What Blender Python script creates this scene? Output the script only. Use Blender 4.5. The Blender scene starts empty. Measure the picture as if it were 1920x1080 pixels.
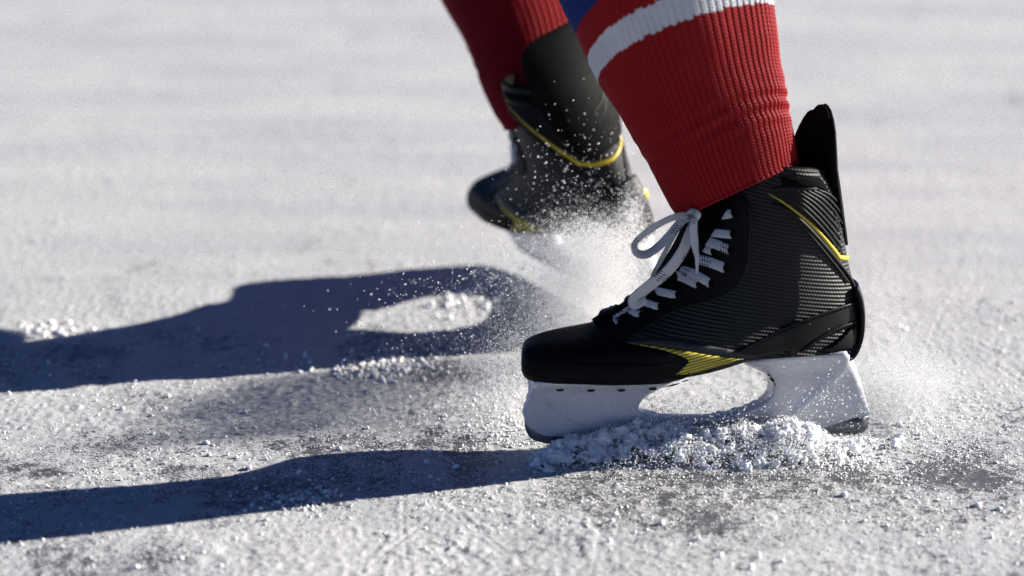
import bpy, bmesh, math, random
import numpy as np
from mathutils import Matrix, Vector, Euler
random.seed(7)
rng = np.random.default_rng(11)
scene = bpy.context.scene
COL = scene.collection
R = math.radians

# ---------------------------------------------------------------- camera, sky, sun, exposure
PITCH, DIST, S = R(17.0), 2.3, 0.000453          # look-down angle, metres to the near skate, metres per photo pixel there
FWD = np.array([0.0, math.cos(PITCH), -math.sin(PITCH)])
UPV = np.array([0.0, math.sin(PITCH), math.cos(PITCH)])
RGT = np.array([1.0, 0.0, 0.0])
CAM = -DIST * FWD - 350 * S * RGT + 290 * S * UPV
cd = bpy.data.cameras.new('camera')
cam = bpy.data.objects.new('camera', cd)
COL.objects.link(cam)
cam.location = CAM
cam.rotation_euler = (R(90) - PITCH, 0, 0)
cd.sensor_width = 36.0
cd.lens = 36.0 * DIST / (1920 * S)
cd.clip_start, cd.clip_end = 0.05, 2000
cd.dof.use_dof = True
cd.dof.focus_distance = DIST - 0.03
cd.dof.aperture_fstop = 3.1
scene.camera = cam

SUN_EL, SUN_BACK = R(20.0), R(17.0)              # height of the sun; how far behind the subject it stands
sun_dir = Vector((math.cos(SUN_EL) * math.cos(SUN_BACK), math.cos(SUN_EL) * math.sin(SUN_BACK), math.sin(SUN_EL)))
world = bpy.data.worlds.new('World')
scene.world = world
world.use_nodes = True
wn = world.node_tree
bg = wn.nodes['Background']
sky = wn.nodes.new('ShaderNodeTexSky')
sky.sky_type = 'NISHITA'
sky.sun_disc = False
sky.sun_elevation = SUN_EL
sky.sun_rotation = math.atan2(sun_dir.x, sun_dir.y)
sky.air_density, sky.dust_density, sky.ozone_density = 0.32, 0.0, 6.0
wn.links.new(sky.outputs[0], bg.inputs[0])
bg.inputs[1].default_value = 0.05
sl = bpy.data.lights.new('sun', 'SUN')
sun = bpy.data.objects.new('sun', sl)
COL.objects.link(sun)
sl.energy = 5.0
sl.angle = R(0.5)
sl.color = (1.0, 0.945, 0.865)
sun.rotation_euler = sun_dir.to_track_quat('Z', 'Y').to_euler()
scene.view_settings.view_transform = 'Standard'
scene.view_settings.look = 'None'
scene.view_settings.gamma = 1.0
scene.view_settings.exposure = 1.52
scene.render.engine = 'CYCLES'
scene.cycles.use_denoising = True
scene.cycles.denoising_prefilter = 'NONE'
scene.cycles.denoising_input_passes = 'RGB_ALBEDO_NORMAL'
scene.cycles.max_bounces = 8
scene.cycles.diffuse_bounces = 6
scene.cycles.transparent_max_bounces = 16

# ---------------------------------------------------------------- small helpers
def ray(px, py):
    return FWD * DIST + RGT * (px - 960) * S + UPV * (540 - py) * S
def on_ground(px, py, z=0.0):
    r = ray(px, py)
    return CAM + r * ((z - CAM[2]) / r[2])
def at_y(px, py, y):
    r = ray(px, py)
    return CAM + r * ((y - CAM[1]) / r[1])

def lerp_table(x, tab, col):
    xs = [t[0] for t in tab]
    return np.interp(x, xs, [t[col] for t in tab])

def np_mesh(name, verts, faces, smooth=True):
    verts = np.ascontiguousarray(verts, dtype=np.float32)
    faces = np.ascontiguousarray(faces, dtype=np.int32)
    k = faces.shape[1]
    me = bpy.data.meshes.new(name)
    me.vertices.add(len(verts)); me.vertices.foreach_set('co', verts.ravel())
    me.loops.add(faces.size); me.loops.foreach_set('vertex_index', faces.ravel())
    me.polygons.add(len(faces))
    me.polygons.foreach_set('loop_start', np.arange(0, faces.size, k, dtype=np.int32))
    me.update(calc_edges=True)
    if smooth:
        me.polygons.foreach_set('use_smooth', np.ones(len(faces), dtype=bool))
    return me

def link(name, me, mat, parent=None):
    o = bpy.data.objects.new(name, me)
    COL.objects.link(o)
    if mat is not None:
        me.materials.append(mat)
    if parent is not None:
        o.parent = parent
    return o

def bm_mesh(bm, name, smooth=True):
    me = bpy.data.meshes.new(name)
    bmesh.ops.recalc_face_normals(bm, faces=bm.faces)
    bm.to_mesh(me); bm.free()
    if smooth:
        me.polygons.foreach_set('use_smooth', np.ones(len(me.polygons), dtype=bool))
    return me

def tag(o, label=None, cat=None, group=None, kind=None):
    for k, v in (('label', label), ('category', cat), ('group', group), ('kind', kind)):
        if v: o[k] = v
    return o

def empty(name, loc):
    o = bpy.data.objects.new(name, None)
    o.empty_display_size = 0.05
    COL.objects.link(o); o.location = loc
    return o

def catmull(pts, n):
    """n points along a smooth curve through pts (any dimension)"""
    P = np.array(pts, float)
    P = np.vstack([2 * P[0] - P[1], P, 2 * P[-1] - P[-2]])
    out = []
    segs = len(P) - 3
    for t in np.linspace(0, segs - 1e-6, n):
        i = int(t); u = t - i
        a, b, c, d = P[i:i + 4]
        out.append(0.5 * ((2 * b) + (c - a) * u + (2 * a - 5 * b + 4 * c - d) * u * u + (3 * b - a - 3 * c + d) * u ** 3))
    return np.array(out)

def add_tube(bm, pts, rad, seg=8):
    pts = [Vector(p) for p in pts]
    rings = []
    n = len(pts)
    rad = rad if hasattr(rad, '__len__') else [rad] * n
    ref = Vector((0, 1, 0.01))
    for i, p in enumerate(pts):
        t = (pts[min(i + 1, n - 1)] - pts[max(i - 1, 0)]).normalized()
        a = t.cross(ref)
        if a.length < 1e-4: a = t.cross(Vector((1, 0, 0)))
        a.normalize(); b = t.cross(a)
        rings.append([bm.verts.new(p + float(rad[i]) * (math.cos(q) * a + math.sin(q) * b)) for q in [2 * math.pi * k / seg for k in range(seg)]])
    for i in range(n - 1):
        for k in range(seg):
            bm.faces.new((rings[i][k], rings[i][(k + 1) % seg], rings[i + 1][(k + 1) % seg], rings[i + 1][k]))
    bm.faces.new(rings[0][::-1]); bm.faces.new(rings[-1])

# vectorised value noise
def _h(ix, iy, seed):
    n = (ix.astype(np.int64) * 374761393 + iy.astype(np.int64) * 668265263 + seed * 1274126177) & 0xffffffff
    n = ((n ^ (n >> 13)) * 1274126177) & 0xffffffff
    n = (n ^ (n >> 16)) & 0xffffffff
    return n.astype(np.float64) / 4294967295.0
def vnoise(x, y, seed=0):
    ix, iy = np.floor(x), np.floor(y)
    fx, fy = x - ix, y - iy
    u, v = fx * fx * fx * (fx * (fx * 6 - 15) + 10), fy * fy * fy * (fy * (fy * 6 - 15) + 10)
    a, b = _h(ix, iy, seed), _h(ix + 1, iy, seed)
    c, d = _h(ix, iy + 1, seed), _h(ix + 1, iy + 1, seed)
    return (a * (1 - u) + b * u) * (1 - v) + (c * (1 - u) + d * u) * v
def fbm(x, y, octv=4, seed=0):
    s, a, tot = 0, 1.0, 0
    for i in range(octv):
        ca, sa = math.cos(0.6 * i), math.sin(0.6 * i)
        s = s + a * vnoise((x * ca - y * sa) * 2 ** i + 17.3 * i, (x * sa + y * ca) * 2 ** i - 9.1 * i, seed + i)
        tot += a; a *= 0.5
    return s / tot
def sstep(a, b, x):
    t = np.clip((x - a) / (b - a), 0, 1)
    return t * t * (3 - 2 * t)

# ---------------------------------------------------------------- materials
class NT:
    def __init__(self, name):
        self.m = bpy.data.materials.new(name); self.m.use_nodes = True
        self.t = self.m.node_tree; self.b = self.t.nodes['Principled BSDF']; self.out = self.t.nodes['Material Output']
    def n(self, typ, **kw):
        nd = self.t.nodes.new(typ)
        for k, v in kw.items():
            if k.startswith('i_'): nd.inputs[k[2:].replace('_', ' ')].default_value = v
            else: setattr(nd, k, v)
        return nd
    def l(self, a, b): self.t.links.new(a, b)
    def math(self, op, a, b=None, c=None, clamp=False):
        nd = self.t.nodes.new('ShaderNodeMath'); nd.operation = op; nd.use_clamp = clamp
        for i, v in enumerate((a, b, c)):
            if v is None: continue
            if isinstance(v, (int, float)): nd.inputs[i].default_value = v
            else: self.l(v, nd.inputs[i])
        return nd.outputs[0]
    def noise(self, scale, detail=3, rough=0.55, vec=None):
        nd = self.n('ShaderNodeTexNoise'); nd.inputs['Scale'].default_value = scale
        nd.inputs['Detail'].default_value = detail; nd.inputs['Roughness'].default_value = rough
        if vec is not None: self.l(vec, nd.inputs['Vector'])
        return nd
    def obj(self): return self.n('ShaderNodeTexCoord').outputs['Object']
    def ramp(self, fac, stops):
        nd = self.n('ShaderNodeValToRGB'); self.l(fac, nd.inputs[0])
        el = nd.color_ramp.elements
        while len(el) < len(stops): el.new(0.5)
        for e, (p, c) in zip(el, stops):
            e.position = p; e.color = (*c, 1) if len(c) == 3 else c
        return nd.outputs[0]
    def bump(self, height, strength=0.3, dist=0.001, prev=None):
        nd = self.n('ShaderNodeBump'); nd.inputs['Strength'].default_value = strength
        nd.inputs['Distance'].default_value = dist; self.l(height, nd.inputs['Height'])
        if prev is not None: self.l(prev, nd.inputs['Normal'])
        return nd.outputs[0]
    def set(self, **kw):
        for k, v in kw.items():
            s = self.b.inputs[k.replace('_', ' ')]
            if isinstance(v, bpy.types.NodeSocket): self.l(v, s)
            else: s.default_value = (*v, 1) if isinstance(v, tuple) and len(v) == 3 and s.type == 'RGBA' else v
        return self

def mat_ice():
    q = NT('ice surface'); co = q.obj()
    at = q.n('ShaderNodeAttribute', attribute_name='snow').outputs['Fac']
    n1 = q.noise(360, 5, 0.72, co).outputs['Fac']; n2 = q.noise(60, 4, 0.6, co).outputs['Fac']; n3 = q.noise(1100, 2, 0.6, co).outputs['Fac']
    # broken edge between frosty snow and bare ice
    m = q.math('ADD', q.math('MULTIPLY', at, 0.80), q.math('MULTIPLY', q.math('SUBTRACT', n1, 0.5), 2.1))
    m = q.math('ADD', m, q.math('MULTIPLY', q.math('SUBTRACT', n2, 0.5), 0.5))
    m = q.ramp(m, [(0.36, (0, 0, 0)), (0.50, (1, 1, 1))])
    icec = q.ramp(n2, [(0.3, (0.055, 0.053, 0.058)), (0.7, (0.14, 0.135, 0.142))])
    mp = q.n('ShaderNodeMapping'); q.l(co, mp.inputs[0]); mp.inputs['Rotation'].default_value = (0, 0, 0.5); mp.inputs['Scale'].default_value = (2.2, 9.0, 1)
    n4 = q.noise(1.0, 5, 0.62, mp.outputs[0]).outputs['Fac']
    tone = q.ramp(n4, [(0.36, (0.87, 0.88, 0.90)), (0.60, (1.04, 1.04, 1.03))])
    snowc = q.ramp(n1, [(0.3, (0.385, 0.39, 0.40)), (0.7, (0.48, 0.482, 0.487))])
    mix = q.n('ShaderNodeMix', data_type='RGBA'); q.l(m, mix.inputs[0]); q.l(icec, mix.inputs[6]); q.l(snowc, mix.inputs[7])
    rough = q.math('MULTIPLY_ADD', m, 0.3, 0.42)
    b1 = q.bump(n1, 0.45, 0.0010); b2 = q.bump(n3, 0.5, 0.0007, b1)
    ton = q.n('ShaderNodeMix', data_type='RGBA', blend_type='MULTIPLY'); ton.inputs[0].default_value = 1.0; q.l(mix.outputs[2], ton.inputs[6]); q.l(tone, ton.inputs[7])
    q.set(Base_Color=ton.outputs[2], Roughness=rough, Normal=b2)
    q.b.inputs['Subsurface Weight'].default_value = 0.12
    q.b.inputs['Subsurface Radius'].default_value = (0.8, 0.9, 1.0)
    q.b.inputs['Subsurface Scale'].default_value = 0.0022
    q.b.inputs['Specular IOR Level'].default_value = 0.35
    return q.m

def mat_snow(name='shaved snow', sss=0.7):
    q = NT(name); co = q.obj()
    n1 = q.noise(900, 3, 0.6, co).outputs['Fac']
    c = q.ramp(n1, [(0.3, (0.64, 0.645, 0.66)), (0.7, (0.74, 0.74, 0.75))])
    q.set(Base_Color=c, Roughness=0.6, Normal=q.bump(n1, 0.5, 0.0009))
    q.b.inputs['Specular IOR Level'].default_value = 0.3
    q.b.inputs['Subsurface Weight'].default_value = sss
    q.b.inputs['Subsurface Radius'].default_value = (0.8, 0.9, 1.0)
    q.b.inputs['Subsurface Scale'].default_value = 0.005
    return q.m

def mat_spray():
    q = NT('flying snow')
    d = q.n('ShaderNodeBsdfDiffuse'); d.inputs[0].default_value = (0.90, 0.90, 0.90, 1)
    t = q.n('ShaderNodeBsdfTranslucent'); t.inputs[0].default_value = (0.90, 0.90, 0.90, 1)
    mx = q.n('ShaderNodeMixShader'); mx.inputs[0].default_value = 0.45
    q.l(d.outputs[0], mx.inputs[1]); q.l(t.outputs[0], mx.inputs[2]); q.l(mx.outputs[0], q.out.inputs[0])
    return q.m

def sepxyz(q, vec):
    s = q.n('ShaderNodeSeparateXYZ'); q.l(vec, s.inputs[0]); return s.outputs

def mat_textile():
    """ribbed technical fabric of the boot side: fine ribs running down towards the heel, cut into beads"""
    q = NT('ribbed boot fabric'); co = q.obj(); x, y, z = sepxyz(q, co)
    a = R(12)
    across = q.math('ADD', q.math('MULTIPLY', x, math.sin(a)), q.math('MULTIPLY', z, math.cos(a)))
    along = q.math('SUBTRACT', q.math('MULTIPLY', x, math.cos(a)), q.math('MULTIPLY', z, math.sin(a)))
    k = 2 * math.pi / (7.2 * S)
    w1 = q.math('MULTIPLY_ADD', q.math('SINE', q.math('MULTIPLY', across, k)), 0.5, 0.5)
    w2 = q.math('MULTIPLY_ADD', q.math('SINE', q.math('MULTIPLY', q.math('ADD', along, q.math('MULTIPLY', across, 0.7)), k * 1.1)), 0.5, 0.5)
    n1 = q.noise(700, 3, 0.6, co).outputs['Fac']
    h = q.math('ADD', q.math('MULTIPLY', w1, 1.0), q.math('MULTIPLY', q.math('MULTIPLY', w2, w1), 0.45))
    h = q.math('ADD', h, q.math('MULTIPLY', n1, 0.5))
    rib = q.ramp(w1, [(0.25, (0.0025, 0.0027, 0.003)), (0.75, (0.0065, 0.007, 0.0075))])
    rg = q.math('MULTIPLY_ADD', n1, 0.3, 0.42)
    q.set(Base_Color=rib, Roughness=rg, Normal=q.bump(h, 0.6, 0.0010))
    q.b.inputs['Specular IOR Level'].default_value = 0.26
    return q.m

def mat_black(name, base=0.012, rough=0.4, bump=0.2, scale=500, spec=0.45, tint=(1, 1, 1)):
    q = NT(name); co = q.obj()
    n1 = q.noise(scale, 4, 0.6, co).outputs['Fac']; n2 = q.noise(35, 3, 0.6, co).outputs['Fac']
    c = q.ramp(n2, [(0.3, tuple(base * 0.7 * t for t in tint)), (0.75, tuple(base * 1.4 * t for t in tint))])
    q.set(Base_Color=c, Roughness=q.math('MULTIPLY_ADD', n1, 0.25, rough - 0.1), Normal=q.bump(n1, bump, 0.0006))
    q.b.inputs['Specular IOR Level'].default_value = spec
    return q.m

def mat_plain(name, col, rough=0.45, bump=0.1, scale=300, spec=0.4, var=0.15):
    q = NT(name); co = q.obj(); n = q.noise(scale, 3, 0.6, co).outputs['Fac']
    c = q.ramp(n, [(0.3, tuple(v * (1 - var) for v in col)), (0.7, tuple(min(1, v * (1 + var)) for v in col))])
    q.set(Base_Color=c, Roughness=rough, Normal=q.bump(n, bump, 0.0005))
    q.b.inputs['Specular IOR Level'].default_value = spec
    return q.m

def mat_wedge():
    """yellow print broken by fine black slanting lines"""
    q = NT('yellow lined print'); co = q.obj(); x, y, z = sepxyz(q, co)
    a = R(10)
    across = q.math('SUBTRACT', q.math('MULTIPLY', z, math.cos(a)), q.math('MULTIPLY', x, math.sin(a)))
    s = q.math('MULTIPLY_ADD', q.math('SINE', q.math('MULTIPLY', across, 2 * math.pi / (5.6 * S))), 0.5, 0.5)
    lim = q.math('MULTIPLY_ADD', x, 2.2, 0.30)     # lines grow wider towards the heel
    f = q.math('GREATER_THAN', s, lim)
    mix = q.n('ShaderNodeMix', data_type='RGBA'); q.l(f, mix.inputs[0])
    mix.inputs[6].default_value = (0.012, 0.012, 0.01, 1); mix.inputs[7].default_value = (0.46, 0.37, 0.012, 1)
    q.set(Base_Color=mix.outputs[2], Roughness=0.4)
    return q.m

def mat_plastic():
    q = NT('white holder plastic'); co = q.obj()
    n = q.noise(25, 4, 0.6, co).outputs['Fac']; n2 = q.noise(260, 4, 0.7, co).outputs['Fac']
    c = q.ramp(n, [(0.3, (0.42, 0.43, 0.455)), (0.7, (0.50, 0.51, 0.53))])
    scuff = q.ramp(n2, [(0.66, (0, 0, 0)), (0.72, (1, 1, 1))])
    mix = q.n('ShaderNodeMix', data_type='RGBA'); q.l(q.math('MULTIPLY', scuff, 0.10), mix.inputs[0]); q.l(c, mix.inputs[6]); mix.inputs[7].default_value = (0.3, 0.3, 0.32, 1)
    q.set(Base_Color=mix.outputs[2], Roughness=q.math('MULTIPLY_ADD', n2, 0.25, 0.16), Normal=q.bump(n2, 0.06, 0.0005))
    q.b.inputs['Subsurface Weight'].default_value = 0.15
    q.b.inputs['Subsurface Radius'].default_value = (0.8, 0.9, 1.0)
    q.b.inputs['Subsurface Scale'].default_value = 0.004
    return q.m

def mat_steel():
    q = NT('blade steel'); co = q.obj(); x, y, z = sepxyz(q, co)
    cmb = q.n('ShaderNodeCombineXYZ'); q.l(q.math('MULTIPLY', x, 0.05), cmb.inputs[0]); q.l(y, cmb.inputs[1]); q.l(z, cmb.inputs[2])
    n = q.noise(2500, 2, 0.5, cmb.outputs[0]).outputs['Fac']
    q.set(Base_Color=q.ramp(n, [(0.3, (0.10, 0.105, 0.115)), (0.7, (0.2, 0.205, 0.215))]), Metallic=0.7, Roughness=0.4)
    return q.m

def mat_sock():
    q = NT('knitted sock'); co = q.obj()
    at = q.n('ShaderNodeAttribute', attribute_name='yarn').outputs['Color']
    n = q.noise(2200, 3, 0.6, co).outputs['Fac']; n2 = q.noise(45, 3, 0.6, co).outputs['Fac']
    f = q.math('MULTIPLY_ADD', n, 0.7, q.math('MULTIPLY_ADD', n2, 0.3, 0.5))
    mul = q.n('ShaderNodeMix', data_type='RGBA', blend_type='MULTIPLY'); mul.inputs[0].default_value = 1.0
    cc = q.n('ShaderNodeCombineColor')
    for i in range(3): q.l(f, cc.inputs[i])
    q.l(at, mul.inputs[6]); q.l(cc.outputs[0], mul.inputs[7])
    q.set(Base_Color=mul.outputs[2], Roughness=0.6, Normal=q.bump(n, 0.4, 0.0005))
    q.b.inputs['Specular IOR Level'].default_value = 0.12
    return q.m

def mat_lace():
    """flat white woven lace with bursts of black hatching"""
    q = NT('woven lace'); uv = q.n('ShaderNodeUVMap', uv_map='lace').outputs[0]; u, v, _ = sepxyz(q, uv)
    co = q.obj()
    n = q.noise(1600, 3, 0.6, co).outputs['Fac']
    weave = q.math('MULTIPLY', q.math('SINE', q.math('MULTIPLY', u, 2 * math.pi / 0.0011)), q.math('SINE', q.math('MULTIPLY', v, 2 * math.pi * 5)))
    # hatching: slanted ticks in bursts
    ph = q.math('FRACT', q.math('MULTIPLY', u, 1 / 0.026))
    burst = q.math('LESS_THAN', ph, 0.36)
    tick = q.math('GREATER_THAN', q.math('SINE', q.math('MULTIPLY', q.math('ADD', u, q.math('MULTIPLY', v, 0.0035)), 2 * math.pi / 0.0023)), 0.0)
    row = q.math('GREATER_THAN', q.math('SINE', q.math('MULTIPLY', v, 2 * math.pi * 2.5)), -0.35)
    band = q.math('GREATER_THAN', q.math('SINE', q.math('ADD', q.math('MULTIPLY', v, 3.0), q.math('MULTIPLY', u, 120.0))), -0.2)
    blk = q.math('MULTIPLY', q.math('MULTIPLY', burst, tick), q.math('MULTIPLY', row, band))
    mix = q.n('ShaderNodeMix', data_type='RGBA'); q.l(blk, mix.inputs[0])
    q.l(q.ramp(n, [(0.3, (0.34, 0.345, 0.36)), (0.7, (0.48, 0.48, 0.485))]), mix.inputs[6]); mix.inputs[7].default_value = (0.012, 0.012, 0.014, 1)
    q.set(Base_Color=mix.outputs[2], Roughness=0.8, Normal=q.bump(q.math('ADD', weave, n), 0.4, 0.0004))
    q.b.inputs['Specular IOR Level'].default_value = 0.2
    return q.m

M_ICE, M_SNOW, M_SPRAY = mat_ice(), mat_snow(), mat_spray()
M_TEXT = mat_textile()
M_TOE = mat_black('toe cap plastic', 0.003, 0.5, 0.08, 200, 0.08)
M_MATTE = mat_black('matte black leather', 0.003, 0.66, 0.35, 900, 0.1)
M_STRAP = mat_black('black synthetic strap', 0.005, 0.45, 0.25, 700, 0.18)
M_FELT = mat_black('black felt', 0.002, 0.9, 0.9, 1500, 0.05)
M_GUARD = mat_black('tendon guard rubber', 0.005, 0.6, 0.12, 300, 0.03, (1, 0.97, 0.93))
M_SLATE = mat_black('slate grey print', 0.013, 0.5, 0.1, 300, 0.35, (0.8, 0.95, 1.15))
M_YEL = mat_plain('yellow trim', (0.42, 0.32, 0.012), 0.35)
M_WEDGE, M_PLAS, M_STEEL, M_SOCK, M_LACE = mat_wedge(), mat_plastic(), mat_steel(), mat_sock(), mat_lace()
M_DARK = mat_black('dark rivet recess', 0.006, 0.5)
M_SKIN = mat_plain('skin', (0.55, 0.36, 0.27), 0.5)
M_NAVY = mat_plain('navy pants cloth', (0.02, 0.04, 0.14), 0.7)
M_RED = mat_plain('red jersey cloth', (0.42, 0.02, 0.025), 0.7)

# ---------------------------------------------------------------- ice (one sheet, fine near the skates, coarse to the horizon)
def axis(lo, hi, step, far, g=1.25):
    a = list(np.arange(lo, hi, step))
    s, v = step, a[-1]
    while v < far:
        s *= g; v += s; a.append(v)
    s, v, b = step, a[0], []
    while v > -far:
        s *= g; v -= s; b.append(v)
    return np.array(b[::-1] + a)
def scratch_field(X, Y):
    g = np.zeros_like(X); ridge = np.zeros_like(X)
    r2 = np.random.default_rng(5)
    for i in range(170):
        near = i < 130
        cx, cy = r2.uniform(-0.7, 0.6), (r2.uniform(-0.75, 0.1) if near else r2.uniform(0.1, 1.6))
        a = r2.normal(0.15, 0.55) if i % 3 else r2.uniform(0, math.pi)
        L, k, wd = r2.uniform(0.05, 0.45), r2.normal(0, 0.5), r2.uniform(0.0006, 0.0015)
        m = (np.abs(X - cx) < L) & (np.abs(Y - cy) < L)
        x, y = X[m] - cx, Y[m] - cy
        t = x * math.cos(a) + y * math.sin(a); d = -x * math.sin(a) + y * math.cos(a) - k * t * t
        fade = np.clip(1 - np.abs(t) / L, 0, 1) ** 0.5
        g[m] += np.exp(-(d / wd) ** 2) * fade
        ridge[m] += np.exp(-((np.abs(d) - 2.2 * wd) / wd) ** 2) * fade * (vnoise(t * 150, t * 0 + i, 3) > 0.45)
    return g, ridge
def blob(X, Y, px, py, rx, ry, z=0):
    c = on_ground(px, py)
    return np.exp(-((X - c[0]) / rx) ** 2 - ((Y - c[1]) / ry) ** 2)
def cover(X, Y):
    """0 bare ice .. 1 deep frost"""
    big = fbm(X * 5 + 3, Y * 3.2, 4, 21); mid = fbm(X * 26, Y * 17, 4, 31)
    c = 0.80 + (big - 0.5) * 0.8 + (mid - 0.5) * 0.8 + (vnoise(X * 210, Y * 150, 37) - 0.5) * 0.35
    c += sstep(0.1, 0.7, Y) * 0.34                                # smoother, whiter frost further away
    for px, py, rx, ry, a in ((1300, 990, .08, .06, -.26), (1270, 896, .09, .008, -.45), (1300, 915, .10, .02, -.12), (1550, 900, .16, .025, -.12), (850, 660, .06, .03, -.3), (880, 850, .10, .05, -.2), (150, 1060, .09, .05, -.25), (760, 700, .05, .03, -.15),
                              (1120, 960, .07, .03, -.25), (1800, 900, .10, .06, -.25), (450, 640, .15, .05, -.25), (450, 775, .25, .07, .32), (120, 880, .1, .03, -.2), (760, 920, .16, .03, -.25),
                              (1720, 690, .15, .07, .35), (880, 560, .05, .05, .5), (60, 620, .05, .03, .35), (640, 1010, .2, .06, .2), (1100, 620, .1, .1, .3)):
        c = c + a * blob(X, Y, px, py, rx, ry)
    return np.clip(c, 0, 1.15)
def ice_height(X, Y, c=None, scratches=None):
    c = cover(X, Y) if c is None else c
    k = np.clip(c, 0.12, 1.1)
    calm = 1 - 0.82 * sstep(0.05, 0.55, Y)                      # trodden flat further out
    h = (fbm(X * 6, Y * 6, 3, 41) - 0.5) * 0.0045 * (0.35 + 0.65 * calm) + (fbm(X * 30, Y * 24, 3, 51) - 0.5) * 0.0013 * k * calm
    h = h + (np.abs(vnoise(X * 150, Y * 120, 61) - 0.5) * 2) * 0.0005 * k * (0.4 + 0.6 * calm)
    h = h + (vnoise(X * 330, Y * 260, 71) ** 2) * 0.0009 * k * (0.4 + 0.6 * calm)
    lump = sstep(0.66, 0.86, vnoise(X * 70, Y * 55, 81)) * sstep(0.45, 0.7, fbm(X * 12, Y * 9, 3, 91))
    h = h + lump * 0.0011 * k * calm
    lump2 = sstep(0.70, 0.9, vnoise(X * 190, Y * 150, 83)) * sstep(0.35, 0.6, fbm(X * 9, Y * 7, 3, 93))
    h = h + lump2 * 0.0009 * k * (0.3 + 0.7 * calm)
    return h
gx, gy = axis(-0.74, 0.62, 0.0019, 260), axis(-0.74, 1.75, 0.0023, 260)
GX, GY = np.meshgrid(gx, gy)
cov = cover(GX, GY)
H = ice_height(GX, GY, cov)
inner = (np.abs(GX) < 2) & (np.abs(GY) < 3)
H = np.where(inner, H, 0)
gr, rd = scratch_field(GX, GY)
H = H - 0.0005 * np.clip(gr, 0, 1.5) + 0.0004 * np.clip(rd, 0, 1.5)
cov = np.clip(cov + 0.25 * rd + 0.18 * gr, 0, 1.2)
ny, nx = GX.shape
idx = np.arange(nx * ny).reshape(ny, nx)
me = np_mesh('ice', np.stack([GX.ravel(), GY.ravel(), H.ravel()], 1),
             np.stack([idx[:-1, :-1].ravel(), idx[:-1, 1:].ravel(), idx[1:, 1:].ravel(), idx[1:, :-1].ravel()], 1))
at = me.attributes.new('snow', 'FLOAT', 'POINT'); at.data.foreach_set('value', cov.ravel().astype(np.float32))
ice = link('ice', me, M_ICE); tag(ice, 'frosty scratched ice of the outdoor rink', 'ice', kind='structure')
del GX, GY, H

# ---------------------------------------------------------------- the near skate: its own frame, leaning a little away from the viewer
TILT, YAW = R(0.5), R(10)
near_rot = (Matrix.Rotation(YAW, 3, 'Z') @ Matrix.Rotation(-TILT, 3, 'X'))
NR = np.array(near_rot); NRI = NR.T
CL = NRI @ CAM
def free(px, py, y=0.0):
    """point of the skate's own frame at depth y behind its middle plane, seen at this place of the photograph"""
    r = NRI @ ray(px, py)
    return CL + r * ((y - CL[1]) / r[1])
_o, _a, _b = free(1310, 560), free(1410, 560), free(1310, 660)
_A = np.array([[(_a - _o)[0] / 100, (_b - _o)[0] / 100], [(_a - _o)[2] / 100, (_b - _o)[2] / 100]])
_AI = np.linalg.inv(_A)
def to_local(px, py):
    px, py = np.asarray(px, float), np.asarray(py, float)
    return _o[0] + _A[0, 0] * (px - 1310) + _A[0, 1] * (py - 560), _o[2] + _A[1, 0] * (px - 1310) + _A[1, 1] * (py - 560)
def to_px(x, z):
    dx, dz = x - _o[0], z - _o[2]
    return 1310 + _AI[0, 0] * dx + _AI[0, 1] * dz, 560 + _AI[1, 0] * dx + _AI[1, 1] * dz

BOOT = [  # height, front, back
 (318, 1372, 1537), (330, 1366, 1541), (345, 1352, 1552), (360, 1342, 1560), (380, 1332, 1566), (400, 1322, 1571), (420, 1312, 1575), (440, 1301, 1579),
 (470, 1283, 1585), (500, 1262, 1592), (520, 1246, 1598), (540, 1226, 1604), (560, 1202, 1609), (580, 1174, 1612), (592, 1152, 1613), (601, 1132, 1613),
 (608, 1122, 1613), (614, 1113, 1613), (621, 1098, 1612.5), (627, 1066, 1612), (632, 1030, 1611), (637, 1010, 1609), (643, 999, 1606), (650, 992, 1602), (656, 989, 1598),
 (661, 987.5, 1592), (666, 986.5, 1560), (671, 986, 1470), (677, 985.5, 1425), (685, 985.5, 1385), (697, 985.5, 1345), (707, 986, 1305), (714, 988, 1272), (718, 993, 1245)]
BOOT = [(p - 26 * float(sstep(630, 690, p)), f, b) for p, f, b in BOOT]      # the sole seen from above its edge
SOLE = BOOT[-1][0]
def rim(py): return 0.30 * sstep(425, 330, py) if np.isscalar(py) else 0.30 * sstep(425, 330, py)
def boot_fb(py): return lerp_table(py, BOOT, 1), lerp_table(py, BOOT, 2)
def boot_w(px, py):
    foot = np.interp(px, [985, 1040, 1120, 1220, 1350, 1450, 1560, 1613], [.040, .047, .051, .050, .042, .037, .036, .035])
    leg = np.interp(py, [320, 345, 420, 500, 560], [.047, .047, .044, .040, .039])
    t = sstep(480, 625, py)
    return foot * t + leg * (1 - t)
def boot_p(c, py):
    low = sstep(560, 660, py)
    front, back = 0.85 - 0.35 * low - 0.2 * sstep(630, 680, py), 1.0 - 0.35 * low - 0.40 * sstep(636, 660, py)
    return np.where(c > 0, front, back)
def boot_half(px, py):
    """half width of the boot at a place of its middle plane"""
    xf, xb = boot_fb(py)
    c = np.clip((0.5 * (xf + xb) - px) / (0.5 * (xb - xf)), -0.9995, 0.9995)
    w = boot_w(px, py) * np.sqrt(1 - c * c) ** boot_p(c, py)
    return w * (1 - 0.20 * sstep(670, SOLE + 1, py))
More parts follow.
